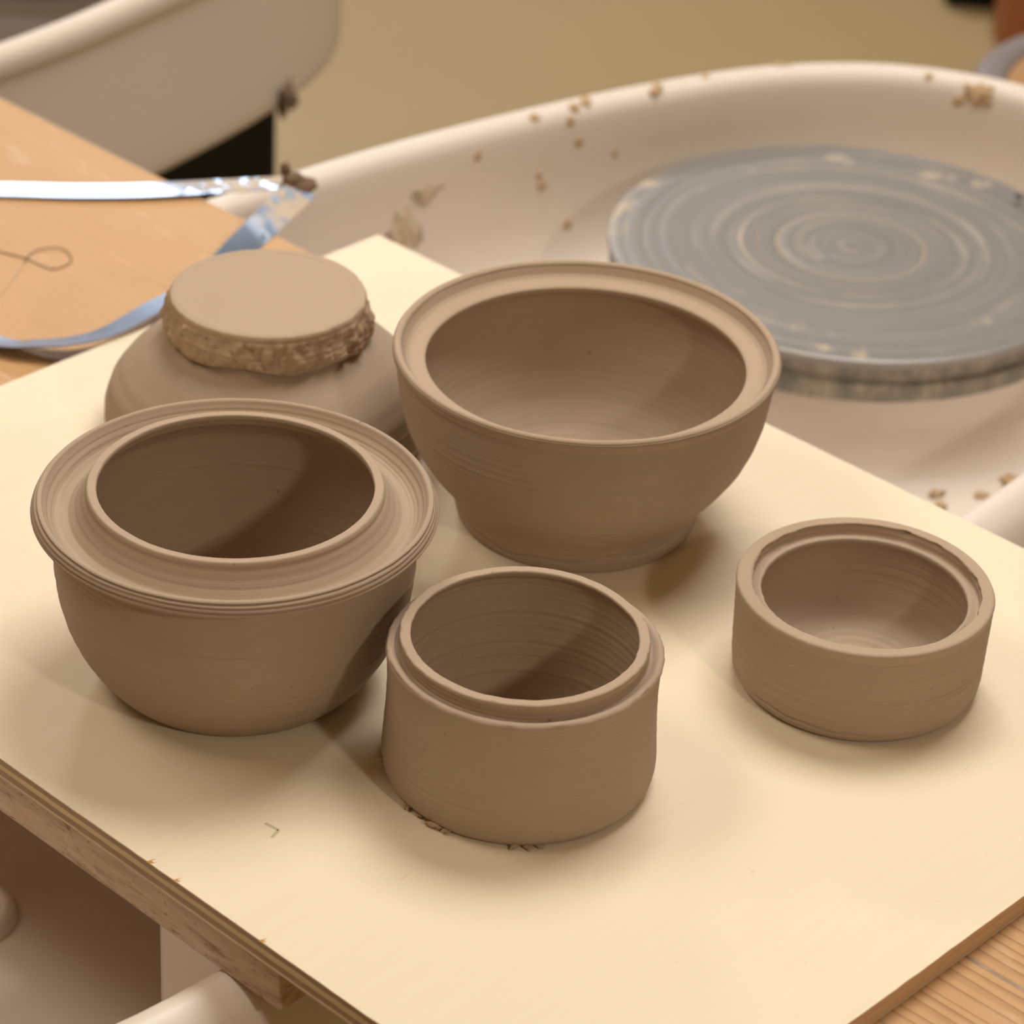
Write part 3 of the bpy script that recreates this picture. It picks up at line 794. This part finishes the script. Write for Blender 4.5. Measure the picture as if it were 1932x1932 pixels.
# ------------------------------------------------------------------ thin wire and thread on the bench
def tube(name, pts, r, mat, parent=None, n=6, org=(0, 0, 0)):
    C = catmull(pts, n)
    T = np.gradient(C, axis=0); T /= np.linalg.norm(T, axis=1)[:, None]
    A = np.cross(T, (0, 0, 1)); A /= np.maximum(np.linalg.norm(A, axis=1)[:, None], 1e-6)
    B = np.cross(A, T)
    a = np.linspace(0, 2*np.pi, 6, endpoint=False)
    Gd = (C-np.array(org))[:, None, :]+r*(A[:, None, :]*np.cos(a)[None, :, None]+B[:, None, :]*np.sin(a)[None, :, None])
    V, Q = grid_mesh(name, Gd)
    return new_obj(name, fast_mesh(name, V, Q), mat, parent)
zb = -0.0112
wire = tube('cutting_wire', [(x-1.05, y-1.37, 0.0002+k) for x, y, k in [(1.035, 1.418, 0), (1.045, 1.4008, 0), (1.0516, 1.3823, 0), (1.053, 1.3655, 0), (1.0566, 1.3595, 0), (1.0675, 1.3598, 0), (1.0746, 1.3665, 0), (1.0767, 1.3776, 0.0006), (1.0705, 1.3848, 0.0006), (1.0587, 1.3861, 0.0004), (1.047, 1.379, 0.0005)]], 0.00035, DARKW)
wire.location = (1.05, 1.37, zb+TOP)
tag(wire, 'thin brown looped wire lying on the bench at the left edge', 'wire')
thr = tube('thread', [(x-1.03, y-1.37, 0.0003) for x, y in [(1.0516, 1.3823), (1.038, 1.373), (1.025, 1.3645), (1.0086, 1.354), (0.995, 1.348)]], 0.0003, LIGHTW)
thr.location = (1.03, 1.37, zb+TOP)
tag(thr, 'short pale thread on the bench touching the looped wire', 'thread')

# ------------------------------------------------------------------ stool and post, top right
SX, SY = (2.300, 1.305)
BO = (SX, SY, -TOP)
stool = empty('round_stool', BO, 'round stool with grey edge band and tan seat, top right beyond the wheel', 'stool')
lathe('edge_band', SX, SY, [(0.150, -0.226), (0.156, -0.2215), (0.166, -0.2205), (0.176, -0.223), (0.181, -0.231), (0.181, -0.252), (0.176, -0.258), (0.150, -0.258)], GREYP, stool, BO, sm=1)
lathe('seat', SX, SY, [(0, -0.2275), (0.10, -0.2275), (0.149, -0.227), (0.1495, -0.254), (0, -0.256)], TANW, stool, BO)
for k in range(4):
    a = k*math.pi/2+0.6
    cyl('leg', SX+0.12*math.cos(a), SY+0.12*math.sin(a), -TOP, -0.255, 0.014, BLACKM, stool, BO)

post = bm_obj('wooden_post', bevel_box(-0.07, 0.07, -0.05, 0.05, 0.0, 0.75, 0.006), TERRA)
post.location = (3.227, 2.023, 0.0); post.rotation_euler = (0, 0, YAW-math.pi/2)
tag(post, 'orange brown wooden post standing on the floor behind the round stool', 'post')
ped = bm_obj('foot_pedal', bevel_box(-0.07, 0.07, -0.08, 0.08, 0.0, 0.05, 0.01), BLACKM)
ped.location = (3.345, 2.205, 0.0); ped.rotation_euler = (0, 0, YAW-math.pi/2)
tag(ped, 'black box-shaped pedal on the floor left of the orange post', 'pedal')
